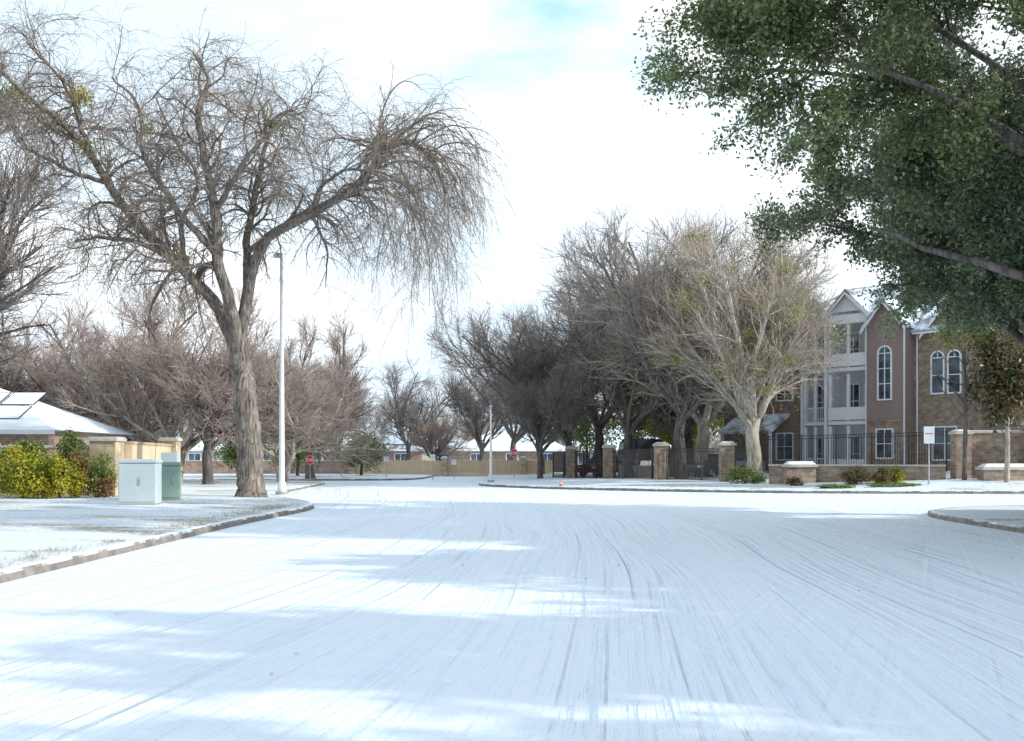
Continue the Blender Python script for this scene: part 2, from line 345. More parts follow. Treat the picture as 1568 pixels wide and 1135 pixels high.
# ---------------------------------------------------------------- ground
g=MB(); g.poly([(-1500,-600,-0.004),(1500,-600,-0.004),(1500,2500,-0.004),(-1500,2500,-0.004)],[(0,1,2,3)]); g.build('snow_ground',[M_ground])
g=MB(); g.poly([(-85,-45,0),(85,-45,0),(85,118,0),(-85,118,0)],[(0,1,2,3)]); g.build('snowy_road',[M_road])

left_poly=[(-6.7,-42),(-6.7,14),(-6.7,26),(-6.55,30),(-6.35,33),(-6.4,35.2),(-6.9,37.6),(-7.8,40),(-9.2,43.2),(-10.2,47),(-10.8,53),(-11.2,60),(-11.6,68),(-12.3,71.5),(-14,73.5),(-20,74.5),(-80,75),(-80,-42)]
rnear_poly=[(11.0,-42),(80,-42),(80,38),(30,37),(20,35.8),(15.5,34.6),(13,33.2),(11.8,31.4),(11.3,29),(11.1,25),(11.0,20)]
rfar_poly=[(-1.9,68),(-1.8,65),(-0.9,62.2),(2.2,57.6),(7,53.6),(11.7,51.2),(16,50.3),(22,50),(80,50),(80,116),(-1.5,116),(-1.9,90)]
far_poly=[(-80,79),(-20,79),(-9,80),(-7.5,82),(-7.0,86),(-7,116),(-80,116)]
def pdist(poly,x,y):
    best=1e9;n=len(poly)
    for i in range(n):
        ax,ay=poly[i];bx,by=poly[(i+1)%n];dx,dy=bx-ax,by-ay;t=max(0,min(1,((x-ax)*dx+(y-ay)*dy)/(dx*dx+dy*dy)))
        best=min(best,math.hypot(x-ax-t*dx,y-ay-t*dy))
    return best
def inside(poly,x,y):
    c=False;n=len(poly)
    for i in range(n):
        ax,ay=poly[i];bx,by=poly[(i+1)%n]
        if (ay>y)!=(by>y) and x<(bx-ax)*(y-ay)/(by-ay)+ax: c=not c
    return c
def zf_left(x,y,d): return 0.13+0.012*max(0,min(d,6))
def zf_flat(x,y,d): return 0.13+0.01*min(d,8)
def zf_rfar(x,y,d): return 0.13+0.022*min(max(0,d-2),30)+max(0,min(0.4,(x-14)*0.05))*min(1,d/2.5)
def gz(kind,x,y):
    p,f={'L':(left_poly,zf_left),'N':(rnear_poly,zf_flat),'R':(rfar_poly,zf_rfar),'F':(far_poly,zf_flat)}[kind]
    return f(x,y,pdist(p,x,y))
def smooth_poly(p,step=0.7,near=75):
    out=[]
    n=len(p)
    for i in range(n):
        a=np.array(p[i]);b=np.array(p[(i+1)%n]);L=np.linalg.norm(b-a);k=max(1,int(L/(step if L<15 else 3)))
        for j in range(k): out.append(tuple(a+(b-a)*j/k))
    for _ in range(2):
        q=[]
        for i in range(len(out)):
            a,b,c=np.array(out[i-1]),np.array(out[i]),np.array(out[(i+1)%len(out)]); q.append(tuple((a+2*b+c)/4))
        out=q
    return out
def block(name,poly,zf,mat,step=1.6,lim=None):
    P=smooth_poly(poly); n=len(P); pts=[Vector(p) for p in P]; rg=R(5)
    xs=[p[0] for p in P];ys=[p[1] for p in P]
    x=min(xs)
    while x<max(xs):
        y=min(ys)
        while y<max(ys):
            px,py=x+rg.uniform(-.3,.3),y+rg.uniform(-.3,.3)
            if abs(px)<40 and py>-5 and inside(poly,px,py) and pdist(poly,px,py)>0.7: pts.append(Vector((px,py)))
            y+=step
        x+=step
    r=geometry.delaunay_2d_cdt(pts,[(i,(i+1)%n) for i in range(n)],[],2,1e-4)
    V=[]
    for v in r[0]:
        d=pdist(P,v.x,v.y); V.append((v.x,v.y,zf(v.x,v.y,d)+(0 if d<0.3 else rg.uniform(0,0.03))))
    me=bpy.data.meshes.new(name); me.from_pydata(V,[],[f for f in r[2]]); me.materials.append(mat)
    bm=bmesh.new(); bm.from_mesh(me)
    for f in bm.faces:
        f.smooth=True
        if f.normal.z<0: f.normal_flip()
    bm.to_mesh(me); bm.free()
    link(bpy.data.objects.new(name,me))
    A=np.array(P); nx=np.roll(A,-1,0)-np.roll(A,1,0); nx=nx/np.linalg.norm(nx,axis=1,keepdims=True); out=np.stack([nx[:,1],-nx[:,0]],1)
    area=0.5*sum(P[i][0]*P[(i+1)%n][1]-P[(i+1)%n][0]*P[i][1] for i in range(n))
    if area<0: out=-out
    prof=[(0.16,-0.01),(0.14,0.10),(0.11,0.135),(-0.02,0.142),(-0.03,0.05)]
    VV=[];F=[];k=len(prof)
    for i in range(n):
        for o,z in prof: VV.append((A[i,0]+out[i,0]*o,A[i,1]+out[i,1]*o,z))
    for i in range(n):
        j=(i+1)%n
        for q in range(k-1): F.append((i*k+q,j*k+q,j*k+q+1,i*k+q+1))
    m=MB(); m.poly(VV,F); m.build('kerb',[M_kerb])
block('snowy_verge',left_poly,zf_left,M_vergeL)
block('snowy_verge',rnear_poly,zf_flat,M_vergeR)
block('snowy_lawn',rfar_poly,zf_rfar,M_vergeR)
block('snowy_lawn',far_poly,zf_flat,M_vergeR,4)

def grass(name,kind,region,n,seed,h=0.05,ncl=60,sp=(0.5,0.3)):
    rg=R(seed); poly={'L':left_poly,'R':rfar_poly,'N':rnear_poly}[kind]; x0,x1,y0,y1=region
    cl=np.stack([rg.uniform(x0,x1,ncl),rg.uniform(y0,y1,ncl)],1); k=rg.integers(0,ncl,n)
    xy=cl[k]+rg.normal(size=(n,2))*np.array(sp)*rg.uniform(0.3,1.6,ncl)[k][:,None]
    keep=[];zz=[]
    for x,y in xy:
        if inside(poly,x,y):
            d=pdist(poly,x,y)
            if d>0.1:
                keep.append((x,y)); zz.append({'L':zf_left,'R':zf_rfar,'N':zf_flat}[kind](x,y,d))
    xy=np.array(keep);z=np.array(zz); n=len(xy); hh=rg.uniform(0.4,1.4,n)*h; w=0.006
    a=rg.uniform(0,math.pi,n); lean=rg.normal(size=(n,2))*h*0.9
    B=np.stack([xy[:,0],xy[:,1],z],1); D=np.stack([np.cos(a)*w,np.sin(a)*w,0*a],1); T=B+np.stack([lean[:,0],lean[:,1],hh],1)
    V=np.stack([B-D,B+D,T+D*0.25,T-D*0.25],1).reshape(-1,3); F=np.arange(4*n).reshape(n,4)
    link(bpy.data.objects.new(name,quad_mesh(name,V,F,[M_straw])))
grass('grass','L',(-7.4,-6.8,13,36),2000,1,0.05,40,(0.2,0.4))
grass('grass','L',(-17,-7,14,41),6000,12,0.035,45,(0.9,0.4))
grass('grass','R',(2,24,50.5,58),3000,3,0.1,50)
rg=R(8); n=45; C=np.stack([rg.uniform(-6,10.5,n),rg.uniform(6,40,n),np.full(n,0.012)],1)
leafobj('fallen_leaves',C,0.05,0.028,M_hedge,3,up=6)

# ---------------------------------------------------------------- big bare tree (left)
def main_tree():
    rg=R(21); K=0.0246
    def L(pts,r0,r1,n=26):
        P=catmull([(a*K,c*K,b*K) for a,b,c in pts],n); P[3:]+=np.cumsum(rg.normal(size=(n-3,3))*0.03,0); return P,np.linspace(r0*K,r1*K,n)
    T,TR=L([(0,-8,0),(-4,30,0),(-9,80,2),(-14,140,0),(-18,190,2),(-21,240,0)],22,15,44); TR[0]*=1.45;TR[1]*=1.3;TR[2]*=1.18;TR[3]*=1.1;TR[4]*=1.05
    limbs=[
     L([(-21,225,0),(-45,270,8),(-70,315,20),(-120,365,30),(-180,425,35),(-225,485,30),(-258,540,20),(-300,585,10),(-345,620,0),(-385,665,-15)],11,2.6),
     L([(-250,525,22),(-275,575,40),(-285,625,50),(-300,660,40),(-335,700,20)],4.5,1.6),
     L([(-21,235,0),(-30,300,-20),(-45,360,-35),(-40,430,-50),(-55,510,-40),(-70,580,-30),(-60,630,-20),(-85,670,-10)],10.5,2),
     L([(-20,232,0),(-10,300,10),(-2,360,20),(25,405,25),(80,430,15),(140,462,0),(185,500,-10),(203,528,-12),(235,530,-15),(265,505,-15),(285,455,-10)],10,2.0),
     L([(-8,310,8),(-14,380,30),(-12,450,45),(5,520,50),(15,570,40),(5,620,30)],7.5,1.6),
     L([(-42,270,8),(-85,330,-30),(-130,365,-60),(-190,380,-80),(-240,370,-90)],6,1.8),
     L([(-45,365,-35),(-100,430,-60),(-140,500,-80),(-150,570,-70),(-190,620,-60)],5.5,1.6),
     L([(-40,430,-50),(10,480,-90),(50,520,-100),(60,550,-90),(90,560,-80)],4.6,1.4),
     L([(-14,380,30),(40,440,90),(90,470,120),(135,490,130),(170,470,120)],4.8,1.4),
     L([(-110,355,28),(-130,430,70),(-120,510,110),(-160,570,120),(-190,640,100)],5,1.4),
     L([(-225,485,30),(-280,500,0),(-330,520,-30),(-365,580,-40)],4,1.3),
     L([(180,495,-10),(200,535,10),(230,550,40),(265,525,60),(290,480,60)],3.3,1.1),
     L([(140,462,0),(170,480,50),(205,485,90),(235,460,110),(255,420,110)],3.3,1.1),
     L([(80,430,15),(120,470,-40),(160,480,-80),(200,470,-100),(225,430,-100)],3.3,1.1),
    ]
    P1=np.stack([p for p,_ in limbs]); R1=np.stack([r for _,r in limbs])
    parts=[(*tubes(T[None],TR[None],22,0.022,rg),0),(*tubes(P1,R1,9),0)]
    P2,R2=grow(rg,P1[:11],R1[:11],21,0.20,1.0,3.3,0.95,0.35,14,0.16,0.12,-0.01,0.45,0.016,0.4)
    di=[3,11,12,13]
    Pd,Rd=grow(rg,P1[di],R1[di],17,0.42,1.0,3.9,0.75,0.3,14,0.09,0.05,0.05,0.5,0.010,0.12,droop=0.62)
    P2a=np.concatenate([P2,Pd]);R2a=np.concatenate([R2,Rd])
    P3,R3=grow(rg,P2,R2,12,0.10,1.0,1.9,0.85,0.4,8,0.13,0.13,-0.03,0.5,0.006,0.35,droop=0.16)
    P3d,R3d=grow(rg,Pd,Rd,8,0.1,1.0,2.8,0.5,0.25,8,0.06,0.05,0.02,0.55,0.005,0.2,droop=0.5)
    P3a=np.concatenate([P3,P3d]);R3a=np.concatenate([R3,R3d])
    P4,R4=grow(rg,P3a,R3a,5,0.1,1.0,0.95,0.6,0.35,4,0.12,0.16,-0.06,0.7,0.004,0.3,droop=0.2)
    R3a=np.maximum(R3a,0.0065);R4=np.maximum(R4,0.0048)
    parts+=[(*tubes(P2a,R2a,5),0),(*tubes(P3a,R3a,3),1),(*tubes(P4,R4,3),1)]
    spots=[(-280,627,45,.26,4,620),(-312,575,20,.3,2,300),(-335,590,5,.35,2,260),(-365,610,-10,.26,3,520),(-120,367,20,.35,2,260),(55,545,-80,.3,2,200),(-195,590,100,.2,2,200),(-258,540,20,.3,2,250),(-200,450,30,.4,2,120)]
    for a,b,c,s,mi,nn in spots:
        C=np.array([a*K,c*K,b*K])+rg.normal(size=(nn,3))*s*np.array([1,1,.8])
        V,F=leaves(rg,C,0.14,0.055); parts.append((V,F,mi))
    V,F,MI=merge(parts)
    me=quad_mesh('bare_tree',V,F,[M_bark,M_twig,M_mist,M_green,M_yellow],MI,True); place('bare_tree',me,-9.8,41.8,0.16)
main_tree()

tA=bare_tree_mesh('bt_dark_a',101,15,3.2,0.34,9,0.62,(M_bark_dark,M_twig_dark,M_mist),n2=10,n3=10)
tB=bare_tree_mesh('bt_dark_b',102,15,2.8,0.32,10,0.72,(M_bark_dark,M_twig_dark,M_mist),greens=6,n2=10,n3=10)
tC=bare_tree_mesh('bt_pale',103,15,3.4,0.42,11,0.68,(M_bark_pale,M_twig_pale,M_mist),greens=70,n2=10,n3=9,n4=6)
tD=bare_tree_mesh('bt_pink',104,12,2.2,0.42,10,0.85,(M_bark_pale,M_twig_pink,M_mist),n4=7,n2=10,n3=10,up=0.045,multi=True)
tE=bare_tree_mesh('bt_pink2',105,12,2.4,0.34,11,0.82,(M_bark_dark,M_twig_pink,M_mist),n2=10,n3=10,up=0.045)
tF=bare_tree_mesh('bt_dark_left',106,12,4.0,0.36,10,0.72,(M_bark_dark,M_twig_dark,M_mist),n4=7,n2=10,n3=10,Lf=0.66,up=0.085)
for me,x,y,k,s,rz in [
  (tC,13.2,60.5,'R',1.06,0.6),(tC,12.2,71,'R',1.16,2.9),
  (tA,10.2,67,'R',1.18,1.0),(tB,7.8,74,'R',1.12,2.0),(tA,6.4,82,'R',1.16,3.1),(tB,4.4,88,'R',1.12,4.4),
  (tA,12.5,80,'R',1.36,5.2),(tB,2.5,97,'R',1.08,0.3),(tA,0.2,108,'R',1.04,1.4),(tB,15.0,92,'R',1.3,0.2),
  (tE,11.0,74,'R',1.25,2.2),(tB,-3.0,112,'R',0.92,2.4),(tB,2.0,78,'R',0.66,2.2),
  (tA,-10.5,112,'F',0.84,3.5),(tB,-17,108,'F',0.80,5.1),(tE,-7.4,104,'F',0.6,1.0),
  (tD,-18.8,62,'L',1.05,0.4),(tE,-16.4,60,'L',0.92,2.0),(tE,-23,68,'L',1.10,4.0),(tD,-27,71,'L',1.0,1.0),(tD,-13.6,66,'L',0.86,5.0),(tE,-14.5,80,'F',1.05,3.0),
  (tF,-21.0,38.5,'L',1.15,0.9),(tF,-25,46,'L',1.25,2.9),(tE,-32,68,'L',1.1,0.9)]:
    place('bare_tree',me,x,y,gz(k,x,y),s,rz)
dt=empty('distant_trees',(0,150,0)); rg=R(77)
for i in range(30):
    x=-70+i*4.3+rg.uniform(-2,2); y=rg.uniform(-12,25); me=[tA,tB,tE,tD][i%4]
    place('tree_part',me,x,y,0,rg.uniform(0.62,0.85),rg.uniform(0,6),dt)

# ---------------------------------------------------------------- live oaks (right)
def oak_mesh(name,seed,extra,mat,nleaf,nl,L,prune,ln=0.12,wd=0.062,n2=13,n3=12,t0=0.25):
    rg=R(seed)
    P0=catmull([(0,0,-0.2),(0.1,0,1.2),(0,0.15,2.4),(0.1,0,3.6)],10)[None]; R0=np.linspace(0.48,0.34,10)[None].copy(); R0[:,0]*=1.3
    P1,R1=grow(rg,P0,R0,nl,0.7,1.0,L,0.75,0.3,12,0.10,0.05,0.06,0.45,0.04,0.0)
    if extra:
        E=[catmull(e,13) for e in extra]; P1=np.concatenate([P1,np.array(E)]); R1=np.concatenate([R1,np.linspace(0.12,0.02,13)[None].repeat(len(E),0)])
    P2,R2=grow(rg,P1,R1,n2,t0,1.0,L*0.40,0.75,0.25,8,0.12,0.06,0.02,0.55,0.02,0.3)
    k=prune(P2[:,4]); P2=P2[k];R2=R2[k]
    P3,R3=grow(rg,P2,R2,n3,0.15,1.0,L*0.17,0.7,0.3,5,0.14,0.08,0.0,0.6,0.008,0.3,droop=0.12)
    k=prune(P3[:,3]); P3=P3[k];R3=R3[k]
    n=len(P3)*nleaf; k=np.repeat(np.arange(len(P3)),nleaf); t=rg.uniform(0.1,1.0,n)*4.999; i=t.astype(int); f=(t-i)[:,None]
    C=P3[k,i]*(1-f)+P3[k,i+1]*f+rg.normal(size=(n,3))*0.15
    parts=[(*tubes(P0,R0,12),0),(*tubes(P1,R1,8),0),(*tubes(P2,R2,5),0),(*tubes(P3,R3,3),0),(*leaves(rg,C,ln,wd),1)]
    V,F,MI=merge(parts); return quad_mesh(name,V,F,[M_bark_dark,mat],MI)
oA=oak_mesh('live_oak_a',31,[[(0,0,3),(-2.8,0.2,6.6),(-6,0.5,8.6),(-9.3,0.6,9.0)],[(0,0,3),(-2.4,1.2,6.8),(-5,2.5,9.0),(-8.4,2.6,9.4)],[(0,0,3.4),(-2,1,7.4),(-5.5,1.5,10.2),(-9.2,0.8,10.4)],[(0,0,3.4),(-1,2,8),(-3,1,12),(-6.8,0,12.8)],[(0,0,3.4),(-2,-2,7),(-5,-2,10),(-8.9,-0.8,11.6)],[(0,0,3.4),(-1,0,7),(-3,-.5,9.6),(-6.8,0,10.8)],[(0,0,3.4),(-2,0,8),(-5,-.5,11),(-8.4,0,9.6)]],M_oak,85,9,6.4,
   lambda p:p[:,2]>6.6+np.clip((-p[:,0]-4)*0.2,0,0.75),0.105,0.055)
oB=oak_mesh('live_oak_b',32,[[(0,0,3.2),(-2.2,0.2,5.6),(-4,0.5,6.8),(-6.4,0.6,7.4)],[(0,0,3.4),(-2,1,7),(-4,1.5,9.0),(-6.2,0.8,9.8)],[(0,0,3.4),(-1.5,-1,7),(-3,-1.5,9.8),(-4.8,-1.2,11.8)],[(0,0,3.4),(-1.5,-1,5.2),(-3,-1.8,6.6),(-5.0,-2.2,7.6)],[(0,0,3.2),(-1.2,-1.4,4.8),(-2,-3.2,6.2),(-3.0,-4.6,7.0)]],M_oak2,90,13,6.3,
   lambda p:p[:,2]>5.1,t0=0.12)
oC=oak_mesh('live_oak_c',33,None,M_oak2,34,14,6.6,lambda p:p[:,2]>2.6,0.27,0.15,12,10)
place('live_oak_tree',oA,12.9,20.0,0.15,1.0,0)
place('live_oak_tree',oB,15.4,30.0,0.2,1.06,0)
place('live_oak_tree',oB,14.8,25.2,0.2,1.0,0.25)
for x,y,s,rz in [(17,12.2,1.0,1.0),(17,4.6,1.0,5.2),(17,-4.2,1.05,2.6),(17,-12,1.1,4.0),(18.5,17,1.0,2.2),
                 (27,9.5,1.3,3.3),(27,0.2,1.25,1.2),(27,-9,1.3,0.2),(27,18,1.3,5.0),
                 (38,8.5,1.6,2.0),(38,-4.0,1.6,5.0),(38,-16,1.6,3.0),(38,20,1.5,0.7),(38,13.5,1.6,4.1),(53,-2,2.0,1.0),(53,10,2.0,2.0),(53,-20,2.0,4.0),(28,-22,1.4,2.0)]:
    place('live_oak_tree',oC,x,y,0.2,s,rz)

def leafy_tree(name,x,y,z,h,ells,mat,n_l,ln,wd,bark=M_bark_dark,tr=0.12,seed=0):
    e=empty(name,(x,y,z)); rg=R(seed); P=catmull([(0,0,-0.1),(0.05,0,h*0.5),(0,0.05,h)],8)[None]; Q=np.linspace(tr,tr*0.6,8)[None]
    P1,R1=grow(rg,P,Q,14,0.45,1.0,h*0.6,0.7,0.2,6,0.1,0.03,0.04,0.5,0.01)
    V,F,MI=merge([(*tubes(P,Q,8),0),(*tubes(P1,R1,4),0)]); link(bpy.data.objects.new('trunk',quad_mesh('trunk',V,F,[bark],MI,True)),e)
    leafobj('crown',cloud(rg,ells,40,0.3),ln,wd,mat,seed,e); return e
leafy_tree('magnolia_tree',23.3,52.3,gz('R',23,52.3),4.2,[(0,0,4.9,1.8,1.7,2.3,12000)],M_mag,0,0.24,0.10,M_bark_pale,0.13,4)
leafy_tree('yellow_leaf_tree',21.8,53.5,gz('R',21.5,53.5),6.2,[(0.2,0,7.4,2.1,1.5,1.5,4500),(2.6,0,7.8,1.5,1.3,1.4,2500)],M_mist,0,0.17,0.09,M_bark_dark,0.12,5)
for x,y,k,h,r,mat,sd in [(-17,88,'F',2.9,3.0,M_green,1),(-21,86,'F',2.5,2.6,M_green,2),(-12.5,92,'F',2.2,2.2,M_green,3),(-28,70,'L',2.4,2.6,M_green,8),(-24,72,'L',1.8,2.0,M_green,9),
   (10.0,88,'R',4.6,3.6,M_green,4),(14.5,90,'R',4.8,3.6,M_green,5),(6.3,94,'R',3.9,3.2,M_green,6),(19,92,'R',4.8,3.2,M_green,7),(12.5,84,'R',3.4,2.4,M_yellow,17)]:
    leafy_tree('evergreen_tree',x,y,gz(k,x,y),h,[(0,0,h,r,r,r*0.8,5000)],mat,0,0.24,0.13,M_bark_dark,0.14,sd)

# ---------------------------------------------------------------- shrubs
def shrub(name,x,y,z,ells,mat,ln=0.1,wd=0.05,seed=0):
    e=empty(name,(x,y,z)); rg=R(seed+50)
    P=np.zeros((14,5,3)); a=rg.uniform(0,6.28,14); l=rg.uniform(.3,.9,14)*ells[0][5]*1.3
    for i in range(5): P[:,i,0]=np.cos(a)*l*0.14*i+ells[0][0];P[:,i,1]=np.sin(a)*l*0.14*i+ells[0][1];P[:,i,2]=l*0.25*i
    V,F=tubes(P,np.full((14,5),0.015),4); link(bpy.data.objects.new('stems',quad_mesh('stems',V,F,[M_bark_dark])),e)
    leafobj('foliage',cloud(rg,ells,46,0.26,0.4),ln,wd,mat,seed,e)
shrub('yellow_shrub',-17.0,38.6,0.15,[(0,0,0.9,1.5,0.9,1.0,11000),(1.3,-.1,0.75,0.9,0.7,0.85,6000)],M_yellow,0.11,0.06,1)
shrub('green_shrub',-17.4,39.5,0.15,[(0,0,1.3,1.3,0.6,0.9,6000),(1.6,0.2,1.75,0.6,0.5,0.8,2500)],M_green,0.11,0.06,2)
shrub('red_shrub',-15.25,38.9,0.15,[(0,0,0.95,0.4,0.5,0.95,3500)],M_red,0.11,0.05,3)
shrub('green_shrub',-14.65,39.4,0.15,[(0,0,0.85,0.55,0.6,0.9,4500)],M_green,0.1,0.05,4)
shrub('red_shrub',-14.35,39.2,0.15,[(0,0,0.45,0.4,0.5,0.4,1000)],M_red,0.1,0.05,5)
for x,y,rx,rz,mat,sd in [(12.4,59,1.3,.55,M_green,1),(16.8,54.2,0.9,.55,M_hedge,2),(18.0,54.0,.55,.45,M_hedge,3),(18.8,54.6,.5,.4,M_yellow,4),(15.4,52.5,.9,.10,M_green,5),(17.8,52.2,1.3,.11,M_green,6),(14.3,56,.4,.25,M_hedge,9)]:
    shrub('hedge',x,y,gz('R',x,y),[(0,0,rz*0.8,rx,0.6,rz,3500)],mat,0.1,0.05,sd+20)

# ---------------------------------------------------------------- walls, fences
def pillar(name,x,y,z,w,h,mat,capmat=M_conc,rz=0,snow=True):
    m=MB(); m.box(-w/2,w/2,-w/2,w/2,-0.3,h-0.16,0); m.box(-w/2-.07,w/2+.07,-w/2-.07,w/2+.07,h-0.16,h-.05,1)
    m.box(-w/2-.03,w/2+.03,-w/2-.03,w/2+.03,h-.05,h,1)
    if snow: m.poly([(-w/2,-w/2,h+.001),(w/2,-w/2,h+.001),(w/2,w/2,h+.001),(-w/2,w/2,h+.001),(-w*.3,-w*.3,h+.07),(w*.3,-w*.3,h+.07),(w*.3,w*.3,h+.07),(-w*.3,w*.3,h+.07)],[(0,1,5,4),(1,2,6,5),(2,3,7,6),(3,0,4,7),(4,5,6,7)],2)
    return m.build(name,[mat,capmat,M_snow],loc=(x,y,z),rz=rz)
pillar('stone_pillar',-15.1,41.4,0.15,0.95,2.25,M_stone,snow=False)
def wall(name,p,q,h,t,mat,z=0.1,cap=M_conc,snow=False):
    L=math.hypot(q[0]-p[0],q[1]-p[1]); a=math.atan2(q[1]-p[1],q[0]-p[0]); m=MB()
    m.box(0,L,-t/2,t/2,-0.3,h,0); m.box(-0.02,L+.02,-t/2-.05,t/2+.05,h+.002,h+.09,1)
    if snow: m.box(0.02,L-.02,-t/2,t/2,h+.092,h+.14,2)
    return m.build(name,[mat,cap,M_snow],loc=(p[0],p[1],z),rz=a)
wall('tan_wall',(-14.5,41.95),(-15.5,50),2.0,0.3,M_tanpanel,0.15,M_stone)
pillar('stone_pillar',-15.5,50.4,0.15,0.7,2.4,M_stone,snow=False)
wall('stone_wall',(-40,41.0),(-15.6,41.3),1.85,0.3,M_stone,0.15)
wall('brick_wall',(-60,99),(-14.2,99),1.25,0.3,M_redbrick,0.1)
m=MB(); x=-14.1; rg=R(3)
while x<3.5:
    hh=1.32+rg.uniform(-.03,.03); m.box(x,x+.14,0,.03,-.2,hh,0); x+=0.15
for xx in np.arange(-14.1,3.6,2.4): m.box(xx,xx+.1,.032,.13,-.2,1.42,0)
m.box(-14.1,3.5,.034,.08,.3,.4,0); m.box(-14.1,3.5,.034,.08,1.0,1.1,0)
m.build('wood_fence',[M_wood],loc=(0,98.6,0.1))
for xx in (-14.2,-6,1): pillar('stone_pillar',xx,98.3,0.1,0.5,1.6,M_stone)
pp=[(3.0,81),(4.2,78),(6.4,73),(9.0,67),(12.0,62)]
for i,(x,y) in enumerate(pp[1:]): pillar('stone_pillar',x,y,gz('R',x,y)-0.12,0.78,2.3,M_brick2)
def iron_fence(p,q,h,z0,z1):
    L=math.hypot(q[0]-p[0],q[1]-p[1]); a=math.atan2(q[1]-p[1],q[0]-p[0]); m=MB(); n=int(L/0.13)
    for i in range(n+1):
        x=i*L/n; z=z0+(z1-z0)*x/L; w=0.035 if i%14==0 else 0.013
        m.box(x-w,x+w,-w,w,z,z+h+(0.06 if i%14==0 else 0),0)
    for zz in (0.15,h-0.18,h-0.02):
        V=[(0,-.016,z0+zz),(0,.016,z0+zz),(0,.016,z0+zz+.035),(0,-.016,z0+zz+.035),(L,-.016,z1+zz),(L,.016,z1+zz),(L,.016,z1+zz+.035),(L,-.016,z1+zz+.035)]
        m.poly(V,[(0,1,2,3),(4,7,6,5),(0,4,5,1),(1,5,6,2),(2,6,7,3),(3,7,4,0)],0)
    m.build('iron_fence',[M_iron],loc=(p[0],p[1],0),rz=a)
for a,b in zip(pp[:-1],pp[1:]): iron_fence(a,b,1.95,gz('R',*a)-.1,gz('R',*b)-.1)
wall('low_brick_wall',(13.6,58.6),(21.4,54.8),0.8,0.35,M_brick2,0.4)
iron_fence((12.4,61.6),(22.0,56.2),2.0,0.75,0.95)
pillar('stone_pillar',22.2,54.9,0.5,0.75,2.45,M_brick2)
wall('stone_wall',(22.6,55.2),(34,53.6),2.35,0.4,M_brick2,0.5,snow=True)
pillar('stone_pillar',25.6,54.4,0.5,0.8,2.9,M_brick2)
def planter(x,y,w,h,z):
    m=MB(); m.box(-w/2,w/2,-.4,.4,-.2,h-.2,0); m.box(-w/2-.08,w/2+.08,-.48,.48,h-.198,h-.06,1)
    m.poly([(-w/2,-.4,h-.058),(w/2,-.4,h-.058),(w/2,.4,h-.058),(-w/2,.4,h-.058),(-w*.4,-.25,h+.1),(w*.4,-.25,h+.1),(w*.4,.25,h+.1),(-w*.4,.25,h+.1)],[(0,1,5,4),(1,2,6,5),(2,3,7,6),(3,0,4,7),(4,5,6,7)],2)
    m.build('stone_planter',[M_brick2,M_conc,M_snow],loc=(x,y,z))
planter(14.9,57.5,1.5,1.0,0.35); planter(23.6,53.3,2.2,0.75,0.5)

# ---------------------------------------------------------------- street furniture
def street_lamp(x,y,z,h,r,arm=1.2,az=0.0):
    m=MB(); m.cyl((0,0,0),(0,0,.12),r*2.3,r*2.3,12,1); m.cyl((0,0,.12),(0,0,.5),r*1.5,r*1.35,12,0); m.cyl((0,0,.5),(0,0,h),r,r*.55,12,0)
    if arm:
        m.cyl((0,0,h-.25),(arm*.6,0,h+.1),.035,.03,8,0); m.cyl((arm*.6,0,h+.1),(arm,0,h+.12),.03,.03,8,0)
        m.box(arm-.1,arm+.45,-.13,.13,h+.06,h+.17,1)
    else: m.cyl((0,0,h),(0,0,h+.22),r*.9,r*1.1,10,1); m.cyl((0,0,h+.22),(0,0,h+.3),r*1.2,r*.4,10,0)
    m.build('street_lamp',[M_pole,M_galv],loc=(x,y,z),rz=az)
street_lamp(-9.25,44.6,0.15,9.6,0.115,0.5,2)
street_lamp(-1.3,68,0.15,4.4,0.09,0,0)
def stop_sign(x,y,z,h,r,rz=0):
    e=empty('stop_sign',(x,y,z),rz); m=MB(); m.cyl((0,0,-.1),(0,0,h),.03,.03,8); m.build('post',[M_galv],e)
    m=MB(); zc=h-r
    def oct_(rad,y0,y1,mat):
        pr=[(rad*math.cos(math.pi/8+i*math.pi/4),zc+rad*math.sin(math.pi/8+i*math.pi/4)) for i in range(8)]; m.prism(pr,y0,y1,mat)
    oct_(r,-.045,-.035,0); oct_(r*.92,-.05,-.0455,1)
    def bar(cx,cz,w,hh): m.box(cx-w/2,cx+w/2,-.055,-.0505,cz-hh/2,cz+hh/2,0)
    u=r*.1; H=r*.55
    for k,ch in enumerate('STOP'):
        cx=(-1.5+k)*r*.42
        if ch=='S': [bar(cx,zc+q*H/2,r*.3,u) for q in (-1,0,1)]; bar(cx-r*.1,zc+H/4,u,H/2-u); bar(cx+r*.1,zc-H/4,u,H/2-u)
        if ch=='T': bar(cx,zc+H/2,r*.32,u); bar(cx,zc-.02,u,H-.02)
        if ch=='O': bar(cx,zc+H/2,r*.3,u);bar(cx,zc-H/2,r*.3,u);bar(cx-r*.12,zc,u,H-u);bar(cx+r*.12,zc,u,H-u)
        if ch=='P': bar(cx,zc+H/2,r*.3,u);bar(cx,zc,r*.3-2*u,u);bar(cx-r*.12,zc-u,u,H);bar(cx+r*.12,zc+H/4,u,H/2-u)
    m.build('octagon_plate',[M_signw,M_stop],e)
stop_sign(-13.0,71.5,0.15,1.65,0.30); stop_sign(0.15,80,0.3,2.0,0.32)
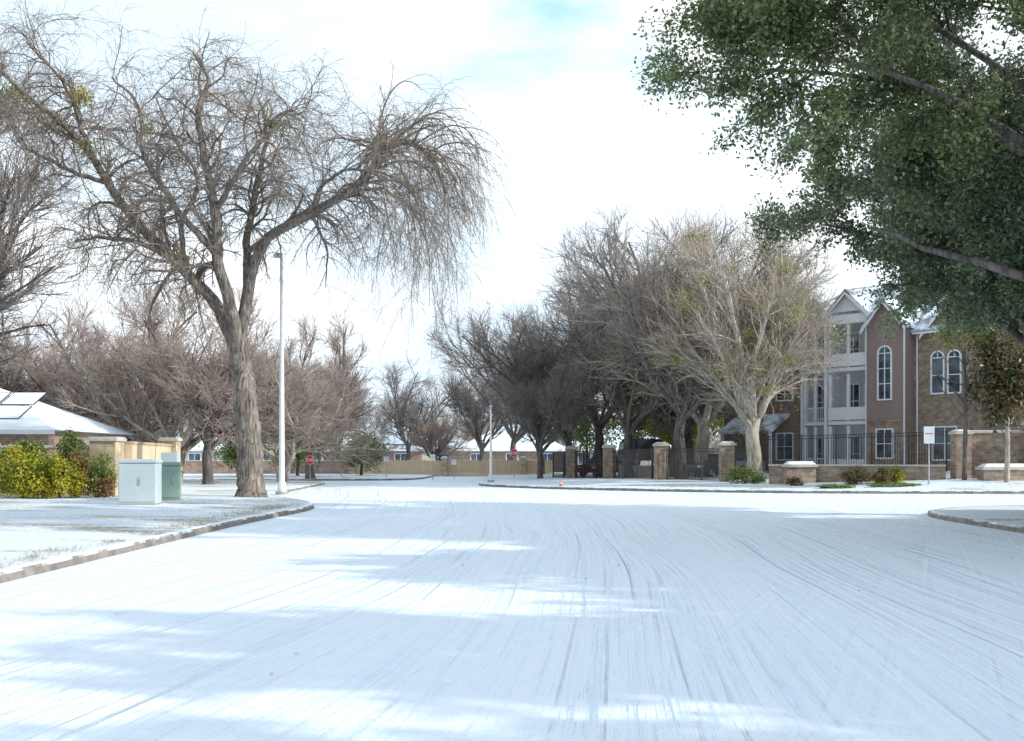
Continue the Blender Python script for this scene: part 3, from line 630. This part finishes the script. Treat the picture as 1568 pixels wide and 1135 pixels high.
def plate_sign(x,y,z,h,w,ph,mat=M_signw):
    e=empty('road_sign',(x,y,z)); m=MB(); m.cyl((0,0,-.1),(0,0,h),.035,.03,8); m.build('post',[M_galv],e)
    m=MB(); m.box(-w/2,w/2,-.05,-.037,h-ph,h,0); m.box(-w/2+.06,w/2-.06,-.053,-.051,h-ph*.45,h-ph*.4,1); m.build('plate',[mat,M_stop],e)
plate_sign(19.6,52.2,0.4,2.7,.5,.8)
plate_sign(-6.0,84,0,1.9,.4,.5); plate_sign(-9.5,84,0.15,1.6,.4,.4); plate_sign(-4.6,88,0,1.5,.4,.4)
m=MB(); k=.6; m.box(-.17*k,.17*k,-.17*k,.17*k,0,.04*k,0); m.cyl((0,0,.04*k),(0,0,.2*k),.12*k,.085*k,14,0,False); m.cyl((0,0,.2*k),(0,0,.32*k),.085*k,.06*k,14,1,False); m.cyl((0,0,.32*k),(0,0,.5*k),.06*k,.02*k,14,0)
m.build('traffic_cone',[M_orange,M_signw],loc=(2.6,59.0,0.14))
def ubox(x,y,w,d,h,mat,rz):
    e=empty('utility_box',(x,y,0.16),rz)
    m=MB(); m.box(-w/2-.12,w/2+.12,-d/2-.12,d/2+.12,-.1,.06); m.build('concrete_pad',[M_conc],e,bevel=.02)
    m=MB(); m.box(-w/2,w/2,-d/2,d/2,.062,h-.12); m.build('cabinet',[mat],e,bevel=.035)
    m=MB(); m.prism([(-w/2-.03,h-.118),(w/2+.03,h-.118),(w/2+.03,h-.04),(w/2-.08,h),(-w/2+.08,h),(-w/2-.03,h-.04)],-d/2-.03,d/2+.03); m.build('lid',[mat],e,bevel=.02)
    m=MB(); m.box(.05,.09,-d/2-.03,-d/2-.002,h*.45,h*.6,0); m.box(-w/2+.07,w/2-.07,-d/2-.003,-d/2+.01,.13,.14,1); m.build('door_seam',[M_galv,M_dark],e)
ubox(-11.25,33.6,1.1,0.9,1.42,M_box1,0.12); ubox(-11.45,37.3,0.62,0.6,1.32,M_box2,0.25)
m=MB(); m.box(-.3,.3,-.2,.2,1.35,1.72,0); m.box(-.25,.25,-.15,.15,0,1.348,0); m.build('utility_cabinet',[M_box1],loc=(-12.6,41.0,0.1),bevel=.02)

# ---------------------------------------------------------------- cars behind the fence
def car(x,y,z,rz,col,suv=False):
    e=empty('parked_car',(x,y,z),rz); L=4.6; W=1.82
    if suv: lo=[(-2.3,.35),(2.25,.35),(2.3,.75),(2.2,1.02),(1.2,1.12),(-2.2,1.12),(-2.32,.8)]; hi=[(1.15,1.11),(.45,1.75),(.2,1.8),(-1.9,1.8),(-2.15,1.6),(-2.25,1.11)]
    else: lo=[(-2.3,.3),(2.25,.3),(2.3,.6),(2.2,.82),(1.1,.95),(-2.1,.98),(-2.32,.7)]; hi=[(1.05,.94),(.3,1.4),(0,1.45),(-1.1,1.43),(-1.9,.97)]
    m=MB(); m.prism(lo,-W/2,W/2,0); m.prism([(a,b) for a,b in hi],-W/2+.1,W/2-.1,1)
    zt=max(b for a,b in hi); rx=[a for a,b in hi if b>zt-.25]; m.box(min(rx)+.02,max(rx)-.05,-W/2+.14,W/2-.14,zt-.03,zt+.03,0)
    for yy in (-W/2+.085,W/2-.115): m.box(-.35,-.27,yy,yy+.03,1.0,zt,0); m.box(-1.4,-1.3,yy,yy+.03,1.0,zt-.1,0)
    m.build('body',[col,M_glass],e,bevel=.05)
    m=MB()
    for wx in (-1.4,1.42):
        for s in (-1,1): m.cyl((wx,s*(W/2-.2),.33),(wx,s*(W/2+.01),.33),.33,.33,18,0); m.cyl((wx,s*(W/2+.012),.33),(wx,s*(W/2+.02),.33),.2,.2,12,1)
    m.build('wheels',[M_tyre,M_galv],e)
    m=MB(); m.box(2.24,2.31,-.8,-.45,.62,.76,0); m.box(2.24,2.31,.45,.8,.62,.76,0); m.box(-2.34,-2.28,-.8,-.5,.65,.85,1); m.box(-2.34,-2.28,.5,.8,.65,.85,1); m.build('lights',[M_signw,M_stop],e)
pk=paint('car_black',(0.015,0.016,0.02)); pr=paint('car_red',(0.25,0.02,0.02)); pw=paint('car_silver',(0.4,0.42,0.45))
m=MB(); m.box(7.6,12.2,74.2,79.5,0,1.05,0); m.box(7.62,12.18,74.22,79.48,1.052,1.09,1); m.build('raised_parking_pad',[M_conc,M_snow])
for x,y,c,zz,rz,s in [(9.7,76.6,pk,1.09,0.15,True),(6.6,80.5,pr,gz('R',6.6,80.5),-2.2,False),(12.6,71.5,pk,gz('R',12.6,71.5),-2.2,False),(15.0,73.5,pw,gz('R',15,73.5),-2.2,False)]: car(x,y,zz,rz,c,s)

# ---------------------------------------------------------------- apartment building
def apartment():
    e=empty('apartment_building',(17.5,76,0.35),-math.atan2(.746,.666))
    W=MB()
    W.box(0,3.0,0.0,11,0,7.9,0); W.box(3.0,8.2,0.6,11,0,10.4,1); W.box(8.2,10.7,-1.2,11,0,3.6,5); W.box(8.2,10.7,-1.2,11,3.6,9.4,2); W.box(10.7,16.2,0,11,0,8.9,5); W.box(16.2,30,-1.0,11,0,8.9,0)
    W.box(-6,0,3.0,11,0,6.0,0)
    W.build('walls',[M_brick,M_greysid,M_mauve,M_white,M_dark,M_brick2],e)
    G=MB()
    def win(u0,u1,z0,z1,v,arch=False,mull=1):
        t=.09; G.box(u0,u1,v-.03,v-.002,z0,z1,1)
        G.box(u0-t,u0,v-.1,v-.002,z0-t,z1+(0 if arch else t),0); G.box(u1,u1+t,v-.1,v-.002,z0-t,z1+(0 if arch else t),0); G.box(u0,u1,v-.1,v-.002,z0-t,z0,0)
        if not arch: G.box(u0,u1,v-.1,v-.002,z1,z1+t,0)
        for k in range(1,mull+1): x=u0+(u1-u0)*k/(mull+1); G.box(x-.03,x+.03,v-.07,v-.031,z0,z1,0)
        nb=max(2,int((z1-z0)/.75))
        for k in range(1,nb): z=z0+(z1-z0)*k/nb; G.box(u0,u1,v-.066,v-.031,z-.025,z+.025,0)
        if arch:
            c=(u0+u1)/2;r=(u1-u0)/2; n=12
            V=[(c,v-.03,z1)]+[(c+r*math.cos(math.pi*i/n),v-.03,z1+r*math.sin(math.pi*i/n)) for i in range(n+1)]
            G.poly(V,[(0,i,i+1) for i in range(1,n+1)],1)
            for i in range(n):
                a,b=math.pi*i/n,math.pi*(i+1)/n; q=[]
                for yy in (v-.1,v-.002):
                    for rr,aa in ((r,a),(r+t,a),(r+t,b),(r,b)): q.append((c+rr*math.cos(aa),yy,z1+rr*math.sin(aa)))
                G.poly(q,[(0,1,2,3),(7,6,5,4),(0,4,5,1),(1,5,6,2),(2,6,7,3),(3,7,4,0)],0)
            G.box(c-.025,c+.025,v-.07,v-.031,z1,z1+r*.95,0); G.box(u0,u1,v-.08,v-.031,z1-.03,z1+.03,0)
    win(0.8,2.0,5.2,6.9,0); win(0.8,2.0,1.2,2.9,0)
    win(9.05,9.85,4.9,7.7,-1.2,True); win(8.95,9.95,1.3,3.0,-1.2)
    win(11.9,12.6,5.2,7.3,0,True,0); win(12.95,13.65,5.2,7.3,0,True,0); win(12.0,13.4,1.2,3.1,0); win(14.9,15.5,5.2,7.3,0,True,0)
    win(18,19.4,5.0,7.2,-1.0); win(18,19.4,1.2,3.1,-1); win(22,23.4,5,7.2,-1); win(22,23.4,1.2,3.1,-1)
    for u in (3.5,5.8,7.1):
        for z0,z1 in ((.5,2.6),(3.9,6.0),(7.3,9.3)): win(u,u+.85,z0,z1,.6)
    G.build('windows',[M_white,M_glass],e)
    B=MB()
    for u0,u1,v0 in ((5.3,8.13,-.9),(3.2,4.9,-.5)):
        for z in (0.1,3.4,6.8):
            B.box(u0,u1,v0,.598,z,z+.22,0)
            for u in (u0+.1,(u0+u1)/2,u1-.1): B.box(u-.09,u+.09,v0+.02,v0+.2,z+.222,z+3.2,0)
            if u0>5: B.box(u0,u1,v0-.04,v0+.012,z+.3,z+1.1,0)
            if u0<5:
                for u in np.arange(u0+.15,u1,.14): B.box(u-.015,u+.015,v0-.03,v0+.0,z+.22,z+1.1,0)
                B.box(u0,u1,v0-.04,v0+.01,z+1.1,z+1.16,0)
        B.box(u0-.05,u1+.03,v0-.05,.598,9.8,10.35,0)
    B.box(3.0,3.14,-.57,.598,0,10.3,0); B.box(5.02,5.2,-.97,.598,0,10.4,0)
    B.box(8.14,8.198,-1.26,-1.2,0,9.4,0); B.box(10.702,10.78,-1.28,-1.2,0,9.4,0)
    B.cyl((16.1,-.08,0),(16.1,-.08,8.8),.05,.05,8,0); B.cyl((10.95,-.08,0),(10.95,-.08,8.8),.05,.05,8,0)
    B.box(-.3,3.0,-.4,-.33,7.8,8.0,0); B.box(10.8,16.2,-.45,-.38,8.8,9.02,0); B.box(16.21,30,-1.45,-1.38,8.8,9.02,0)
    B.build('balconies_and_trim',[M_white],e)
    Rf=MB()
    def slope(u0,u1,v0,v1,z0,z1,t=.18):
        Rf.poly([(u0,v0,z0),(u1,v0,z0),(u1,v1,z1),(u0,v1,z1),(u0,v0,z0+t),(u1,v0,z0+t),(u1,v1,z1+t),(u0,v1,z1+t)],[(0,3,2,1),(4,5,6,7),(0,1,5,4),(1,2,6,5),(2,3,7,6),(3,0,4,7)],0)
    slope(-.3,3.0,-.4,5.5,7.9,10.9); slope(3.0,8.2,-.9,5.5,10.4,12.9); slope(10.72,16.2,-.45,5.5,8.9,12.4); slope(16.2,30,-1.4,5.5,8.9,12.6)
    slope(-.3,30,11.3,5.5,8.4,12.3); slope(-6.3,-.3,2.6,7,5.9,8.6)
    def gable(uc,w,v0,v1,z,h,matw):
        Rf.prism([(uc-w/2,z),(uc+w/2,z),(uc,z+h)],v0,v1,matw)
        for s in (-1,1):
            a=(uc+s*(w/2+.25),z-.2*h/(w/2)); b=(uc,z+h+.06); t=.16
            Rf.prism([a,b,(b[0],b[1]+t),(a[0],a[1]+t)],v0-.35,v1,0)
            Rf.prism([(a[0],a[1]-.02),(b[0],b[1]-.02),(b[0],b[1]-.2),(a[0],a[1]-.2)],v0-.38,v0-.3,2)
    gable(9.45,2.5,-1.2,6,9.4,1.5,1); gable(4.1,2.2,-.45,5,10.36,1.2,2); gable(6.7,2.9,-.9,5,10.36,1.4,2); gable(13.2,3.4,-.05,6,8.9,1.9,4); gable(20,4.5,-1.05,6,8.9,2.4,4); gable(1.4,2.6,-.05,4,7.9,1.6,4)
    slope(-2.5,1.8,-2.2,0,2.9,4.1)
    for u in (-2.3,1.6): Rf.box(u-.09,u+.09,-2.1,-1.92,0,2.9,2)
    Rf.box(7.6,8.6,4.0,5.0,9.5,14.0,4)
    Rf.build('roof',[M_roof,M_mauve,M_white,M_greysid,M_brick],e)
apartment()

# ---------------------------------------------------------------- houses
def house(x,y,z,w,d,eave,ridge,wallm,roofm,rz=0,gable_=False,over=.5,wins=3,solar=False):
    e=empty('house',(x,y,z),rz); m=MB(); m.box(-w/2,w/2,-d/2,d/2,-.3,eave); m.build('walls',[wallm],e)
    m=MB(); a,b=w/2+over,d/2+over; k=0.02 if gable_ else b
    m.poly([(-a,-b,eave),(a,-b,eave),(a,b,eave),(-a,b,eave),(-a+k,0,ridge),(a-k,0,ridge)],[(0,1,5,4),(1,2,5),(2,3,4,5),(3,0,4),(3,2,1,0)],0)
    m.box(-a,a,-b-.03,-b-.002,eave-.2,eave,1); m.build('roof',[roofm,M_white],e)
    m=MB()
    for i in range(wins):
        u=-w/2+w*(i+.5)/wins; m.box(u-.6,u+.6,-d/2-.03,-d/2-.002,1.0,2.1,1); m.box(u-.7,u-.6,-d/2-.08,-d/2-.002,.9,2.2,0); m.box(u+.6,u+.7,-d/2-.08,-d/2-.002,.9,2.2,0); m.box(u-.6,u+.6,-d/2-.08,-d/2-.002,2.1,2.2,0); m.box(u-.6,u+.6,-d/2-.08,-d/2-.002,.9,1.0,0); m.box(u-.03,u+.03,-d/2-.06,-d/2-.031,1.0,2.1,0)
    m.build('windows',[M_white,M_glass],e)
    m=MB(); m.box(-w*.2,-w*.2+.7,.3,1.0,eave,ridge+.5); m.build('chimney',[M_brick],e)
    if solar:
        m=MB(); sl=(ridge-eave)/b
        for i in range(3):
            for j in range(2):
                u=w*0.10+i*1.75; v=-b+1.2+j*1.7
                def P(uu,vv,o): return (uu,vv,eave+(vv+b)*sl+o)
                for (p,q) in (((u,v),(u+1.6,v)),((u,v+1.5),(u+1.6,v+1.5)),((u,v),(u,v+1.5)),((u+1.6,v),(u+1.6,v+1.5))): m.cyl(P(*p,.03),P(*q,.03),.03,.03,4,0)
                m.poly([P(u,v,.04),P(u+1.6,v,.04),P(u+1.6,v+1.5,.04),P(u,v+1.5,.04)],[(0,1,2,3)],1)
        m.build('solar_panels',[M_dark,M_snow],e)
house(-29.8,56,0.1,17,10,2.8,5.2,M_brick,M_snowroof,0,solar=True)
house(-17,128,0,14,10,2.6,5.0,M_brick,M_roof,0)
house(-13.5,126,0,4.2,9,3.2,5.6,M_beige,M_roof,math.pi/2,True,wins=2)
house(0,130,0,12,10,2.6,5.6,M_brick,M_snowroof,0)
house(-30,124,0,12,10,2.6,5.0,M_beige,M_snowroof,0)
house(-8,135,0,9,10,2.6,4.6,M_beige,M_snowroof,0)
house(12,128,0,12,10,2.6,6.0,M_beige,M_snowroof,0)
house(40,135,0,20,10,5,9,M_brick,M_roof,0)

# ---------------------------------------------------------------- sky, sun
w=bpy.data.worlds.new('World'); sc.world=w; w.use_nodes=True; nt=w.node_tree; nt.nodes.clear()
out=N(nt,'ShaderNodeOutputWorld'); bg=N(nt,'ShaderNodeBackground'); nt.links.new(bg.outputs[0],out.inputs[0]); bg.inputs[1].default_value=0.15
sky=N(nt,'ShaderNodeTexSky'); sky.sky_type='NISHITA'; sky.sun_disc=False; sky.sun_elevation=SUN_EL; sky.sun_rotation=math.atan2(SUN_DIR[0],SUN_DIR[1]); sky.air_density=1.0; sky.dust_density=0.6; sky.ozone_density=2.0
tc=N(nt,'ShaderNodeTexCoord'); mp=N(nt,'ShaderNodeMapping'); mp.inputs['Scale'].default_value=(1,1,2.6); mp.inputs['Location'].default_value=(0.35,0.1,0.2); nt.links.new(tc.outputs['Generated'],mp.inputs[0])
n1=noise(nt,mp.outputs[0],2.0,6,0.5); cr=ramp(nt,[(0.28,0.7),(0.46,1.0)]); nt.links.new(n1.outputs[0],cr.inputs[0])
sp=N(nt,'ShaderNodeSeparateXYZ'); nt.links.new(tc.outputs['Generated'],sp.inputs[0]); br=ramp(nt,[(0.35,0.62),(0.62,1.0)])
yy=N(nt,'ShaderNodeMath',operation='MULTIPLY_ADD'); nt.links.new(sp.outputs[1],yy.inputs[0]); yy.inputs[1].default_value=0.5; yy.inputs[2].default_value=0.5; nt.links.new(yy.outputs[0],br.inputs[0])
fm=N(nt,'ShaderNodeMath',operation='MULTIPLY'); nt.links.new(cr.outputs[0],fm.inputs[0]); nt.links.new(br.outputs[0],fm.inputs[1])
n2=noise(nt,mp.outputs[0],2.6,5,0.5); cc=ramp(nt,[(0.36,(0.66,0.80,0.92)),(0.50,(0.82,0.90,0.97)),(0.62,(0.97,0.99,1.0))]); nt.links.new(n2.outputs[0],cc.inputs[0])
nv=N(nt,'ShaderNodeVectorMath',operation='DISTANCE'); nt.links.new(tc.outputs['Generated'],nv.inputs[0]); nv.inputs[1].default_value=(0.02,0.925,0.385)
n3=noise(nt,mp.outputs[0],5,5,0.55); dm=N(nt,'ShaderNodeMath',operation='MULTIPLY_ADD'); nt.links.new(n3.outputs[0],dm.inputs[0]); dm.inputs[1].default_value=0.5; nt.links.new(nv.outputs['Value'],dm.inputs[2])
gr=ramp(nt,[(0.24,0.0),(0.38,1.0)]); nt.links.new(dm.outputs[0],gr.inputs[0])
ccol=mixc(nt,gr.outputs[0],(0.40,0.65,0.88),cc.outputs[0])
vm=N(nt,'ShaderNodeVectorMath',operation='SCALE'); nt.links.new(ccol,vm.inputs[0]); vm.inputs['Scale'].default_value=9.4
nt.links.new(mixc(nt,fm.outputs[0],sky.outputs[0],vm.outputs[0]),bg.inputs[0])
sl=bpy.data.lights.new('sun','SUN'); sl.energy=4.2; sl.angle=math.radians(0.6); sl.color=(1.0,0.965,0.91)
so=bpy.data.objects.new('sun',sl); d=Vector((SUN_DIR[0]*math.cos(SUN_EL),SUN_DIR[1]*math.cos(SUN_EL),math.sin(SUN_EL))); so.rotation_euler=d.to_track_quat('Z','Y').to_euler(); so.location=(30,-10,30); link(so)

cam=bpy.data.cameras.new('camera'); co=bpy.data.objects.new('camera',cam); link(co); co.location=(0,0,1.6); co.rotation_euler=(math.radians(90),0,0)
cam.sensor_width=36; cam.lens=39.03; cam.shift_y=0.0858; cam.clip_end=5000; sc.camera=co
sc.view_settings.view_transform='Standard'; sc.view_settings.look='None'; sc.view_settings.exposure=0
